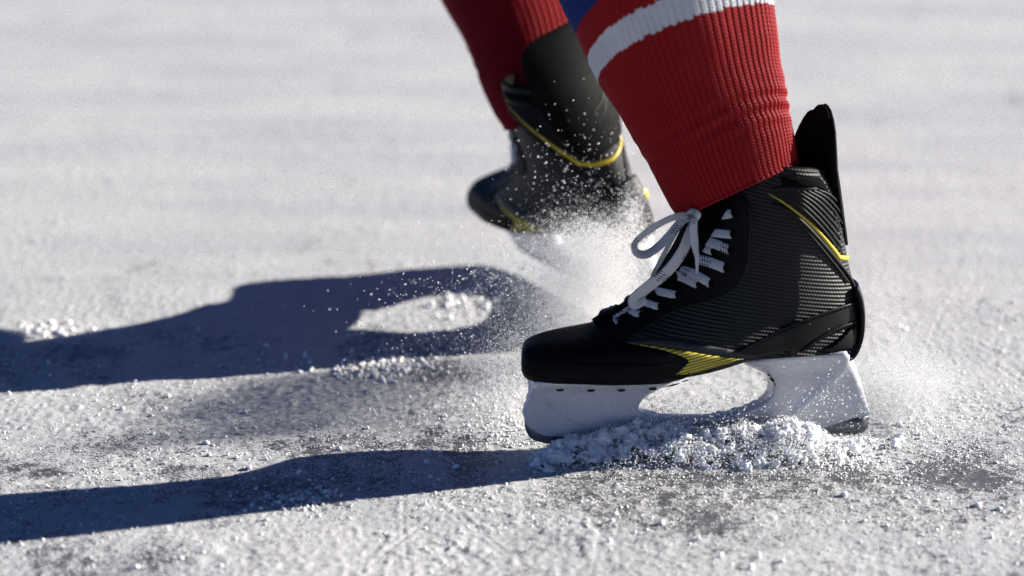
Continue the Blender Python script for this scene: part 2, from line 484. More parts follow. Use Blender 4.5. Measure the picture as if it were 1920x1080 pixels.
def on_boot(px, py, off=0.001, it=24):
    qx, qy = px, py
    for _ in range(it):
        ox, oy = qx, qy; y = -float(boot_half(qx, qy)) - off
        P = free(px, py, y)
        qx, qy = to_px(P[0], P[2] + y * float(rim(qy))); qx, qy = 0.5 * ox + 0.5 * float(qx), 0.5 * oy + 0.5 * float(qy)
        xf, xb = boot_fb(qy); qx = min(max(qx, xf + 0.6), xb - 0.6)
    x, z = to_local(qx, qy)
    # push outward along the front/back as well, so trim stays proud of the curved ends
    xf, xb = boot_fb(qy); c = (0.5 * (xf + xb) - qx) / (0.5 * (xb - xf))
    return np.array([float(x) - off * max(0, abs(c) - 0.7) * 3 * np.sign(c), -float(boot_half(qx, qy)) - off, float(z) + float(boot_half(qx, qy)) * float(rim(qy))])

near = empty('ice_skate', (0, 0, 0))
near.rotation_euler = near_rot.to_euler()
tag(near, 'sharply focused black ice hockey skate with a white lace bow, ploughing into loose snow', 'ice skate')

# boot shell: closed horizontal rings
pys = np.unique(np.concatenate([np.linspace(330, 590, 88), np.linspace(590, 640, 60), np.linspace(640, SOLE, 44)]))[::-1]
NT_ = 132
verts = []
for py in pys:
    xf, xb = boot_fb(py)
    th = np.linspace(0, 2 * np.pi, NT_, endpoint=False)
    c = np.cos(th); px = 0.5 * (xf + xb) - 0.5 * (xb - xf) * c
    y = -np.sign(np.sin(th)) * boot_half(px, py)
    y[np.abs(np.sin(th)) < 1e-6] = 0
    y = np.where((y > 0) & (c > 0.5), y * (1 - 0.25 * sstep(0.5, 0.98, c)), y)
    x, z = to_local(px, np.full_like(px, py)); z = z - y * float(rim(py)); x = x + y * 0.24 * sstep(0.45, 0.9, c) * float(sstep(604, 640, py))
    verts.append(np.stack([x, y, z], 1))
# padded collar lip, then the hollow inside
top = verts[-1]; cen = top.mean(0)
for k, dz in ((0.985, 0.002), (0.95, 0.0032), (0.90, 0.0025), (0.87, -0.002), (0.86, -0.012), (0.85, -0.03)):
    v = cen + (top - cen) * np.array([k, k, 1]); v[:, 2] += dz; verts.append(v)
nr = len(verts); V = np.concatenate(verts)
fi = []
for i in range(nr - 1):
    a = np.arange(NT_) + i * NT_; b = np.roll(np.arange(NT_), -1) + i * NT_
    fi.append(np.stack([a, a + NT_, b + NT_, b], 1))
me = np_mesh('boot', V, np.concatenate(fi))
bm = bmesh.new(); bm.from_mesh(me); bm.verts.ensure_lookup_table()
bm.faces.new([bm.verts[i] for i in range(NT_)])
bm.faces.new([bm.verts[(nr - 1) * NT_ + i] for i in range(NT_)]); bm.faces.ensure_lookup_table()
for f in bm.faces[(nr - 6) * NT_:]: f.material_index = 1
bm.faces[(nr - 1) * NT_].material_index = 1
bmesh.ops.recalc_face_normals(bm, faces=bm.faces); bm.to_mesh(me); bm.free()
me.polygons.foreach_set('use_smooth', np.ones(len(me.polygons), dtype=bool))
boot = link('boot', me, M_TEXT, near); me.materials.append(M_FELT)

def poly_patch(poly, step=9.0):
    """2-D outline cut into small faces, still in photo units"""
    bm = bmesh.new()
    vs = [bm.verts.new((p[0], 0, p[1])) for p in poly]
    bm.faces.new(vs)
    xs = [p[0] for p in poly]; zs = [p[1] for p in poly]
    for lo, hi, no in ((min(xs), max(xs), (1, 0, 0)), (min(zs), max(zs), (0, 0, 1))):
        v = lo + step
        while v < hi - 0.5:
            co = (v, 0, 0) if no[0] else (0, 0, v)
            bmesh.ops.bisect_plane(bm, geom=bm.verts[:] + bm.edges[:] + bm.faces[:], plane_co=co, plane_no=no, dist=0.01)
            v += step
    bmesh.ops.triangulate(bm, faces=[f for f in bm.faces if len(f.verts) > 4])
    return bm
def panel(name, poly, off, mat, parent, both=True, step=9.0, smooth_pts=0, bulge=0.0):
    if smooth_pts:
        poly = [tuple(p) for p in catmull(list(poly) + [poly[0]], smooth_pts)[:-1]]
    bm = poly_patch(poly, step)
    edge = [e for e in bm.edges if e.is_boundary]
    ev = {v for e in edge for v in e.verts}
    src = {v: (v.co.x, v.co.z) for v in bm.verts}
    r = bmesh.ops.extrude_edge_only(bm, edges=edge)
    for v in [g for g in r['geom'] if isinstance(g, bmesh.types.BMVert)]:
        P = on_boot(v.co.x, v.co.z, -0.0012); v.co = P
    for v, (a, b) in src.items():
        v.co = on_boot(a, b, off * (0.75 if v in ev else 1.0) + (0 if v in ev else bulge))
    if both:
        mirror = bm.copy()
        for v in mirror.verts:
            v.co.z -= 2 * abs(v.co.y) * float(rim(float(to_px(v.co.x, v.co.z - abs(v.co.y) * 0.2)[1]))); v.co.y = -v.co.y
        link(name, bm_mesh(mirror, name), mat, parent)
    return link(name, bm_mesh(bm, name), mat, parent)

# toe cap: front of the boot as its own hard shell with a pointed tail along the sole
def in_poly(x, y, poly):
    P = np.array(poly); Q = np.roll(P, -1, 0); c = 0
    for (x1, y1), (x2, y2) in zip(P, Q):
        if (y1 > y) != (y2 > y) and x < (x2 - x1) * (y - y1) / (y2 - y1 + 1e-12) + x1: c += 1
    return c % 2 == 1
TOE = [(960, 730), (960, 590), (1106, 590), (1116, 606), (1150, 617), (1230, 629), (1276, 640), (1290, 648), (1287, 657), (1272, 668), (1246, 692), (1240, 730)]
bm = bmesh.new(); bm.from_mesh(me); bm.normal_update()
for v in bm.verts: v.tag = False
kill = []
for f in bm.faces:
    c = f.calc_center_median(); u, w = to_px(c.x, c.z)
    if len(f.verts) > 4 or not in_poly(float(u), float(w), TOE): kill.append(f)
bmesh.ops.delete(bm, geom=kill, context='FACES')
nrm = {v: v.normal.copy() for v in bm.verts}
edge = [e for e in bm.edges if e.is_boundary]; ev = {v for e in edge for v in e.verts}
r_ = bmesh.ops.extrude_edge_only(bm, edges=edge)
for v, n_ in nrm.items(): v.co += n_ * (0.0008 if v in ev else 0.0016)
toe = link('toe_cap', bm_mesh(bm, 'toe_cap'), M_TOE, boot)
panel('eyestay', [(1118, 609), (1140, 592), (1180, 570), (1210, 548), (1240, 518), (1268, 482), (1290, 448), (1312, 408), (1335, 362), (1385, 352), (1402, 378), (1408, 410), (1404, 455), (1402, 490), (1392, 520), (1370, 545), (1335, 562), (1290, 574), (1250, 590), (1205, 618), (1170, 640), (1130, 626)],
      0.0018, M_MATTE, boot)
panel('grey_panel', [(1172, 641), (1205, 634), (1245, 634), (1330, 648), (1400, 661), (1446, 669), (1395, 673.5), (1330, 665), (1262, 653)], 0.0013, M_SLATE, boot, step=7)
panel('yellow_panel', [(1174, 642), (1262, 654), (1330, 666), (1396, 673.5), (1350, 686), (1300, 700), (1262, 710), (1254, 712), (1276, 692), (1289, 681), (1289, 674), (1276, 667), (1240, 655)], 0.0019, M_WEDGE, boot, step=6)
panel('heel_strap', [(1378, 663), (1420, 640), (1458, 621), (1500, 603), (1540, 588), (1606, 566), (1609, 600), (1570, 615), (1545, 628), (1520, 645), (1500, 661), (1440, 668)], 0.0017, M_STRAP, boot, step=7)
panel('heel_counter', [(1535, 664), (1555, 652), (1575, 636), (1592, 618), (1607, 606), (1608, 632), (1604, 648), (1598, 657), (1590, 664)], 0.0022, M_STRAP, boot, step=6)
panel('side_panel', [(1448, 352), (1480, 347), (1532, 350), (1546, 362), (1562, 400), (1572, 440), (1581, 478), (1562, 452), (1540, 428), (1510, 402), (1476, 378)], 0.0011, M_STRAP, boot, step=7)
panel('collar', [(1462, 332), (1500, 331.5), (1538, 333), (1550, 348), (1556, 366), (1543, 356), (1530, 350), (1470, 351)], 0.0016, M_FELT, boot, step=6)

def boot_line(name, mat, pts, r, off=0.001, n=40, seg=8):
    """a raised line following the boot, one on each side"""
    c = catmull(pts, n)
    rr = [np.interp(t, np.linspace(0, 1, len(r)), r) for t in np.linspace(0, 1, n)] if hasattr(r, '__len__') else [r] * n
    P = [on_boot(a, b, off) for a, b in c]
    for sgn in (1, -1):
        bm = bmesh.new(); add_tube(bm, [(p[0], p[1] * sgn, p[2]) for p in P], rr, seg)
        link(name, bm_mesh(bm, name), mat, boot)
side = [on_boot(a, b, -0.0004) for a, b in catmull([(1440, 363), (1466, 378), (1496, 400), (1530, 430), (1558, 463), (1572, 482)], 40)]
e = side[-1]; eq = [float(t) for t in to_px(e[0], e[2])]; xf, xb = boot_fb(eq[1]); aq = math.acos(min(1, max(-1, -(0.5 * (xf + xb) - eq[0]) / (0.5 * (xb - xf)))))
arc = []
for t in np.linspace(1, -1, 33)[1:-1]:
    a = aq * t; py = eq[1] + 12 * math.cos(t * math.pi / 2) ** 1.0; xf, xb = boot_fb(py); c = -math.cos(a)
    px = 0.5 * (xf + xb) - 0.5 * (xb - xf) * c; x, z = to_local(px, py)
    arc.append(np.array([float(x) - 0.0006, -float(boot_half(px, py)) * np.sign(t), float(z)]) if t != 0 else np.array([float(x) - 0.0006, 0.0, float(z)]))
band = side + arc + [np.array([p[0], -p[1], p[2]]) for p in side[::-1]]
bm = bmesh.new(); m_ = len(band)
add_tube(bm, band, [0.0004 + 0.0020 * min(1, min(i, m_ - 1 - i) / 34) for i in range(m_)], 8)
link('yellow_line', bm_mesh(bm, 'yellow_line'), M_YEL, boot)
bm = bmesh.new(); x, z = to_local(1606, 572)
bmesh.ops.create_uvsphere(bm, u_segments=14, v_segments=8, radius=1, matrix=Matrix.Translation((float(x) - .001, 0.021, float(z))) @ Matrix.Rotation(R(35), 4, 'Z') @ Matrix.Diagonal((.002, .005, .007, 1)))
link('heel_tab', bm_mesh(bm, 'heel_tab'), M_YEL, boot)
for pts, r, off in (([(1448, 382), (1480, 396), (1512, 424), (1545, 460), (1570, 490), (1592, 520), (1602, 545), (1606, 566)], .0017, .0006), ([(1470, 390), (1505, 425), (1538, 462), (1566, 497), (1590, 530)], .0009, .0012),
                    ([(1385, 660), (1420, 641), (1458, 622), (1500, 604), (1540, 589), (1606, 566)], .0011, .0016), ([(1500, 661), (1520, 645), (1545, 629), (1570, 616), (1609, 601)], .0011, .0016),
                    ([(1402, 380), (1408, 410), (1404, 455), (1402, 490), (1392, 520), (1370, 545), (1335, 562), (1290, 574), (1250, 590), (1205, 618)], .0009, .0012)):
    boot_line('piping', M_STRAP, pts, r, off)
for k in range(8):     # raised ridges fanned over the upper heel
    u = k / 7
    a = np.array([1462 + 72 * u, 358 - 3 * u]); b = np.array([1578, 476 - 78 * u])
    m1 = a + (b - a) * 0.35 + np.array([5, -6]) ; m2 = a + (b - a) * 0.7 + np.array([5, -5])
    boot_line('ridge', M_STRAP, [tuple(a), tuple(m1), tuple(m2), tuple(b)], [.0007, .0011, .001, .0005], 0.0014, 22)
for pts in ([(1440, 634), (1500, 608.5), (1540, 593), (1603, 571)], [(1510, 657), (1545, 633), (1570, 621), (1605, 606)]):
    boot_line('stitching', M_GUARD, pts, [.0008, .0008, .0001, .0001] * 28, 0.0021, 112, 6)
bm = bmesh.new()       # rubber rand round the heel
c = catmull([(1600, 528), (1609, 552), (1613.5, 580), (1613.5, 610), (1609, 635), (1600, 655), (1588, 664)], 36)
rows = []
for a, b in c:
    row = []
    for u in np.linspace(-1, 1, 13):
        y = u * 0.019
        bx = a - (abs(u) ** 2.2) * 9
        x, z = to_local(bx + 2.2 + 1.5 * (1 - u * u), b); row.append(bm.verts.new((float(x), y, float(z))))
    rows.append(row)
for i in range(len(rows) - 1):
    for j in range(12): bm.faces.new((rows[i][j], rows[i][j + 1], rows[i + 1][j + 1], rows[i + 1][j]))
me = bm_mesh(bm, 'heel_rand'); o = link('heel_rand', me, M_STRAP, boot)
md = o.modifiers.new('solid', 'SOLIDIFY'); md.thickness = 0.0035; md.offset = 0
# sole edge under the arch
boot_line('welt', M_TOE, [(1004, 716), (1100, 717), (1200, 717), (1252, 714), (1300, 704), (1345, 693), (1390, 681), (1430, 673), (1500, 668), (1590, 662)], [.0012, .002, .002, .0022, .0026, .0026, .0026, .0022, .0018, .0014], 0.0004, 60)

# tongue under the laces
bm = bmesh.new()
tp = catmull([(1112, 606), (1132, 594), (1160, 582), (1190, 562), (1222, 533), (1246, 500), (1268, 465), (1286, 430), (1306, 395), (1325, 360), (1345, 330)], 60)
rows = []
for i, (a, b) in enumerate(tp):
    t = i / 59
    w = 0.016 + 0.017 * t
    row = []
    for u in np.linspace(-1, 1, 15):
        x, z = to_local(a + 4 + 26 * abs(u) ** 2.4, b + 4 * abs(u) ** 2); row.append(bm.verts.new((float(x), u * w, float(z))))
    rows.append(row)
for i in range(len(rows) - 1):
    for j in range(14): bm.faces.new((rows[i][j], rows[i][j + 1], rows[i + 1][j + 1], rows[i + 1][j]))
me = bm_mesh(bm, 'tongue'); o = link('tongue', me, M_FELT, near)
md = o.modifiers.new('solid', 'SOLIDIFY'); md.thickness = 0.006; md.offset = 0

# tendon guard: tall curved flap behind the ankle
GT = [  # height, far edge, near edge, back, half width
 (197, 1537, 1540, 1541, .008), (203, 1535, 1540.5, 1544.5, .016), (212, 1531, 1541, 1548, .022), (228, 1525, 1541, 1550, .028), (250, 1517, 1541, 1552, .032), (285, 1510, 1541, 1553, .034),
 (320, 1509, 1543, 1555, .033), (345, 1520, 1550, 1562, .028), (380, 1535, 1560, 1570, .021), (415, 1552, 1570, 1577, .014), (445, 1566, 1578, 1583, .008), (458, 1577, 1583, 1586, .003)]
GW_BROAD = [(197, .018), (201, .028), (208, .035), (220, .040), (240, .043), (320, .043), (345, .041), (380, .038), (415, .033), (445, .026), (458, .016)]
def guard_shell(shift, shrink, lo, hi, broad=False):
    bm = bmesh.new(); rows = []
    for py in np.concatenate([np.linspace(lo, lo + 30, 12), np.linspace(lo + 34, hi, 34)]):
        fe, ne, bk, w = [lerp_table(py, GT, k) for k in (1, 2, 3, 4)]
        if broad: w = lerp_table(py, GW_BROAD, 1)
        A = 0.5 * (fe - ne); B = 0.5 * (fe + ne) - bk
        row = []
        for s in np.linspace(-1, 1, 21):
            s2 = s * shrink
            P = free(bk + A * s2 + B * s2 * s2 - shift, py, 0)
            row.append(bm.verts.new((P[0], s2 * w, P[2] - (0 if broad else 0.30 * s2 * w * sstep(420, 300, py)))))
        rows.append(row)
    for i in range(len(rows) - 1):
        for j in range(20): bm.faces.new((rows[i][j], rows[i][j + 1], rows[i + 1][j + 1], rows[i + 1][j]))
    return bm
me = bm_mesh(guard_shell(0, 1, 197, 457), 'tendon_guard'); tg = link('tendon_guard', me, M_GUARD, near)
md = tg.modifiers.new('solid', 'SOLIDIFY'); md.thickness = 0.003; md.offset = 0
me = bm_mesh(guard_shell(7, 0.97, 205, 350), 'guard_padding'); o = link('guard_padding', me, M_FELT, tg)
md = o.modifiers.new('solid', 'SOLIDIFY'); md.thickness = 0.004; md.offset = 0
for pts in ([(1537, 334), (1542, 328), (1548, 327), (1554, 331)], [(1556, 361), (1560, 354), (1564, 349), (1569, 348)], [(1561, 353), (1560, 346), (1562, 344)]):
    bm = bmesh.new(); add_tube(bm, [free(a, b, -0.03) for a, b in catmull(pts, 10)], 0.0004, 5)
    link('loose_thread', bm_mesh(bm, 'loose_thread'), M_FELT, tg)

# blade holder and runner: outlines given real thickness
def relief(name, poly, tfun, mat, parent, step=7.0, round_px=9.0, edge=0.35):
    """solid of the outline, half thickness tfun(px, py) with rounded rims"""
    bm = poly_patch(poly, step)
    P = np.array(poly); Q = np.roll(P, -1, 0)
    def dist(x, z):
        d = Q - P; t = np.clip(((np.array([x, z]) - P) * d).sum(1) / np.maximum((d * d).sum(1), 1e-9), 0, 1)
        return np.sqrt((((P + d * t[:, None]) - np.array([x, z])) ** 2).sum(1).min())
    edge_e = [e for e in bm.edges if e.is_boundary]
    src = {v: (v.co.x, v.co.z) for v in bm.verts}
    g = bmesh.ops.duplicate(bm, geom=bm.verts[:] + bm.edges[:] + bm.faces[:])
    vm = g['vert_map']
    pairs = [(e.verts[0], e.verts[1]) for e in edge_e]
    other = {v: vm[v] for v in src}
    for v, (a, b) in src.items():
        k = min(dist(a, b) / round_px, 1.0)
        t = float(tfun(a, b)) * (edge + (1 - edge) * math.sqrt(max(0, 1 - (1 - k) ** 2)))
        Pn = free(a, b, -t); v.co = Pn
        other[v].co = (Pn[0], t, Pn[2])
    for a, b in pairs:
        try: bm.faces.new((a, b, other[b], other[a]))
        except ValueError: pass
    me = bm_mesh(bm, name)
    return link(name, me, mat, parent)
def smooth_poly(parts, per=7):
    """list of point runs, each smoothed by itself"""
    out = []
    for run in parts:
        if len(run) > 2: out += [tuple(p) for p in catmull(run, per * (len(run) - 1))]
        else: out += [tuple(p) for p in run]
    return out
hold_poly = smooth_poly([
    [(1004, 709), (1120, 709)], [(1252, 707), (1264, 712)],
    [(1250, 724), (1228, 734), (1207, 748), (1198, 762), (1203, 771), (1222, 777), (1262, 781), (1320, 781), (1372, 773), (1412, 761), (1436, 748), (1446, 733), (1446, 716), (1434, 701), (1414, 691), (1398, 684)],
    [(1400, 672), (1450, 663)], [(1500, 658), (1589, 653)],
    [(1597, 668), (1612, 708), (1630, 770), (1632, 780), (1626, 788)],
    [(1600, 796), (1556, 803), (1510, 807), (1470, 806), (1430, 800), (1395, 797)],
    [(1340, 803), (1260, 806), (1180, 806), (1110, 814), (1060, 820), (1022, 818), (1000, 808), (988, 797), (983, 783), (981, 774), (990, 752), (1001, 722)]])
def hold_t(px, py):
    front = px < 1330
    top = np.interp(px, [1000, 1250, 1400, 1590], [716, 714, 678, 662])
    bot = 806.0
    k = np.clip((py - top) / (bot - top), 0, 1)
    if front:
        t = float(np.interp(k, [0, .07, .12, .2, .5, 1], [.034, .033, .022, .015, .010, .0058]))
        d = (px - float(np.interp(py, [720, 745, 770, 790, 806], [1006, 1020, 1045, 1080, 1120]))) / 1.3
        return t - (.0022 if d < 0 else .0022 * math.exp(-d / 14)) * min(1, k * 4) + .002 * math.exp(-((px - 1215) / 26) ** 2) * min(1, k * 2)
    t = float(np.interp(k, [0, .05, .10, .2, .5, 1], [.026, .025, .019, .015, .010, .0058]))
    d = px - float(np.interp(py, [664, 690, 720, 765, 806], [1590, 1578, 1555, 1508, 1462]))      # ridge sweeping down from the heel
    return t + .0045 * math.exp(-(d / 16) ** 2) * min(1, k * 6) - .00005 * max(0, d) * min(1, k * 3)
holder = relief('blade_holder', hold_poly, hold_t, M_PLAS, near, step=6.0)
bl = smooth_poly([[(984, 786), (986, 806), (993, 819), (1006, 827), (1040, 833), (1150, 838), (1300, 838), (1450, 832), (1560, 822), (1610, 814), (1624, 806), (1628, 795), (1628, 780)], [(1500, 800), (1300, 794), (1100, 806), (1000, 795)]])
relief('blade', bl, lambda a, b: 0.0018, M_STEEL, near, step=14, round_px=2, edge=0.8)
bm = bmesh.new()       # moulding line on the front post
add = catmull([(1016, 735), (1030, 760), (1052, 780), (1085, 796), (1120, 806)], 24)
add_tube(bm, [free(a, b, -float(hold_t(a, b)) - 0.0001) for a, b in add], .0007, 6)
link('mould_line', bm_mesh(bm, 'mould_line'), M_PLAS, holder)
for a, b in ((1050, 730.5), (1108, 731.5), (1165, 731), (1224, 728.5)):
    for sgn in (-1, 1):
        y = float(hold_t(a, b)); P = free(a, b, -y); bm = bmesh.new()
        bmesh.ops.create_uvsphere(bm, u_segments=16, v_segments=8, radius=1, matrix=Matrix.Translation((P[0], y * sgn, P[2])) @ Matrix.Diagonal((.0036, .0032, .0015, 1)))
        link('rivet', bm_mesh(bm, 'rivet'), M_DARK, holder)
for a, b, w, h in ((1262, 722, 13, 2.6), (1285, 714, 8, 1.8), (1448, 712, 6, 5), (1455, 721, 5, 4), (1442, 703, 4, 3)):   # black scuffs where the holder meets the arch
    P = free(a, b, -float(hold_t(a, max(b, 690))) * 0.9); bm = bmesh.new()
    bmesh.ops.create_icosphere(bm, subdivisions=2, radius=1, matrix=Matrix.Translation(P) @ Matrix.Rotation(R(-40 if a > 1400 else 12) * -1, 4, 'Y') @ Matrix.Diagonal((w * S, .001, h * S * .6, 1)))
    link('scuff', bm_mesh(bm, 'scuff'), M_DARK, holder)

# laces
def ribbon(P, W, thick=0.0008, u0=0.0, name='lace_strand'):
    """flat band through points P with width vectors W"""
    lace_bm = bmesh.new(); lace_uv = lace_bm.loops.layers.uv.new('lace')
    n = len(P); rings = []; us = [u0]
    for i in range(n):
        t = np.array(P[min(i + 1, n - 1)]) - np.array(P[max(i - 1, 0)]); t = t / (np.linalg.norm(t) + 1e-9)
        nrm = np.cross(t, W[i]); nrm = nrm / (np.linalg.norm(nrm) + 1e-9)
        ring = []
        for a, b in ((-.5, 0), (-.4, .5), (0, .62), (.4, .5), (.5, 0), (.4, -.5), (0, -.62), (-.4, -.5)):
            ring.append((lace_bm.verts.new(np.array(P[i]) + np.array(W[i]) * a + nrm * thick * b), a + .5))
        rings.append(ring)
        if i: us.append(us[-1] + np.linalg.norm(np.array(P[i]) - np.array(P[i - 1])))
    for i in range(n - 1):
        for k in range(8):
            a, b, c, d = rings[i][k], rings[i][(k + 1) % 8], rings[i + 1][(k + 1) % 8], rings[i + 1][k]
            f = lace_bm.faces.new((a[0], b[0], c[0], d[0]))
            for lp, u, v in zip(f.loops, (us[i], us[i], us[i + 1], us[i + 1]), (a[1], b[1], c[1], d[1])): lp[lace_uv].uv = (u, v)
    lace_bm.faces.new([r[0] for r in rings[0]]); lace_bm.faces.new([r[0] for r in rings[-1]][::-1])
    link(name, bm_mesh(lace_bm, name), M_LACE, near)
def lace(pts, width, n=26, seat=None, twist=0.0, u0=0.0):
    """pts: (px, py, depth) in front of the boot; or seat=offset to lie on the boot"""
    if seat is not None:
        c = catmull(pts, n)
        P = [on_boot(a, b, seat + 0.0022 * math.sin(math.pi * i / (n - 1)) - (0.004 * max(0, i / (n - 1) - .88) / .12)) for i, (a, b) in enumerate(c)]
    else:
        c = catmull(pts, n); P = [free(a, b, y) for a, b, y in c]
    ws = np.interp(np.linspace(0, 1, n), np.linspace(0, 1, len(width)), width) if hasattr(width, '__len__') else [width] * n
    W = []
    for i in range(n):
        t = P[min(i + 1, n - 1)] - P[max(i - 1, 0)]; t = t / (np.linalg.norm(t) + 1e-9)
        v = np.cross(t, np.array([0.0, 1.0, 0.0])); v /= (np.linalg.norm(v) + 1e-9)
        d = np.cross(v, t)
        a = twist * i / (n - 1) + 0.35
        W.append((v * math.cos(a) + d * math.sin(a)) * ws[i] * S)
    ribbon(P, W, u0=u0, name='lace_strand' if seat is not None else 'lace_bow')
X = [([(1302, 410), (1340, 404), (1376, 399)], 15), ([(1308, 420), (1340, 434), (1373, 440)], 14), ([(1300, 442), (1335, 452), (1368, 469)], 16),
     ([(1300, 470), (1320, 462), (1338, 472)], 13), ([(1290, 478), (1325, 488), (1360, 503)], 17), ([(1268, 492), (1300, 508), (1332, 532)], 15), ([(1255, 512), (1285, 518), (1310, 534)], 15),
     ([(1226, 541), (1248, 546), (1272, 553)], 13), ([(1198, 562), (1220, 566), (1240, 575)], 12), ([(1172, 574), (1190, 580), (1206, 590)], 12), ([(1134, 598), (1150, 591), (1170, 594)], 10), ([(1150, 584), (1160, 592), (1166, 603)], 9)]
for i, p in enumerate(([(1306, 420), (1286, 440), (1268, 462)], [(1296, 452), (1278, 472), (1258, 492)], [(1276, 486), (1256, 506), (1232, 526)], [(1248, 518), (1228, 536), (1202, 556)], [(1216, 550), (1198, 566), (1176, 580)], [(1184, 577), (1166, 588), (1146, 596)])):
    lace(p, 16, 12, seat=0.0046, u0=0.003 + 0.0083 * i)
for i, (p, w) in enumerate(X): lace(p, w + 2, 14, seat=0.0034 + 0.0004 * (i % 3), u0=0.004 + 0.0071 * i)
# crossings over the tongue, seen edge-on at the front of the instep, to the eyelets of the far side
for i, (p, w) in enumerate(X):
    a, b = p[0]; q = on_boot(a, b, 0.0035)
    xf, xb = boot_fb(b + 4); fx, fz = to_local(xf - 4, b + 3)
    nx_ = np.array([float(fx), 0.0, float(fz)]); m = np.array([nx_[0] + .004, 0.016, nx_[2] + .003]); e = np.array([q[0] + .012, abs(q[1]) * .95, q[2] + .004])
    if i in (3, 11): continue
    P = list(catmull([q, nx_ * .5 + np.array([q[0], q[1], q[2]]) * .5 + np.array([-.002, 0, 0]), nx_, m, e], 20))
    ribbon(P, [np.array([0.35, 0.1, 0.93]) * w * S * 0.9] * 20, u0=.003 * i)
# bow: loop, second strand, hanging loop and tail
lace([(1300, 403, -.030), (1268, 406, -.034), (1236, 420, -.036), (1205, 441, -.036), (1190, 458, -.034), (1194, 474, -.031), (1212, 477, -.029), (1235, 462, -.028), (1258, 438, -.028), (1278, 414, -.029), (1296, 405, -.03)], 16, 60, twist=0.3)
lace([(1292, 406, -.026), (1274, 424, -.024), (1256, 456, -.022), (1240, 486, -.02), (1226, 512, -.018), (1220, 532, -.016)], [13, 13, 12, 13, 11, 9], 34, twist=0.2)
lace([(1302, 408, -.040), (1292, 440, -.043), (1278, 474, -.044), (1250, 510, -.042), (1212, 540, -.038), (1190, 560, -.034), (1192, 570, -.031), (1212, 562, -.030)], [15, 22, 25, 25, 25, 25, 20, 14], 50, twist=-0.15)
lace([(1296, 402, -.046), (1300, 412, -.05), (1300, 432, -.051), (1303, 458, -.050), (1307, 482, -.049), (1307, 508, -.047), (1306, 528, -.045)], [14, 19, 20, 20, 13, 8, 10], 40, twist=0.5)
lace([(1292, 402, -.044), (1300, 398, -.049), (1310, 404, -.048), (1306, 414, -.044)], 14, 16, twist=0.4)
for p, w in X:
    a, b = p[-1]; P = on_boot(a + 2, b, 0.0022)
    for sgn in (-1, 1):
        bm = bmesh.new()
        bmesh.ops.create_cone(bm, segments=14, radius1=.0030, radius2=.0024, depth=.0012, cap_ends=True, matrix=Matrix.Translation((P[0], P[1] * -sgn, P[2])) @ Matrix.Rotation(R(90), 4, 'X'))
        link('eyelet', bm_mesh(bm, 'eyelet', False), M_FELT, near)

# ---------------------------------------------------------------- the far skate: same build, turned away and up on its toe
def copy_tree(o, parent=None):
    c = o.copy(); COL.objects.link(c); c.parent = parent
    for ch in [k for k in o.children]: copy_tree(ch, c)
    return c
FAR_YAW, FAR_PITCH, FAR_ROLL = 1.07, 0.068, 0.322
far = copy_tree(near)
for ch in list(far.children):
    if ch.name.startswith('lace_bow'): bpy.data.objects.remove(ch)
    elif ch.name.startswith('tendon_guard'):
        ch.data = bm_mesh(guard_shell(0, 1, 197, 458, True), 'broad_guard'); ch.data.materials.append(M_GUARD)
        for k in list(ch.children): bpy.data.objects.remove(k)
far_rot = Matrix.Rotation(-FAR_YAW, 3, 'Z') @ Matrix.Rotation(-FAR_PITCH, 3, 'Y') @ Matrix.Rotation(FAR_ROLL, 3, 'X')
far.rotation_euler = far_rot.to_euler()
far.location = (-0.0784, 0.417, 0.0137)
tag(far, 'blurred black ice hockey skate behind the flying snow, its raised heel turned to the viewer', 'ice skate')

# ---------------------------------------------------------------- the skater
person = bpy.data.objects.new('person', None)

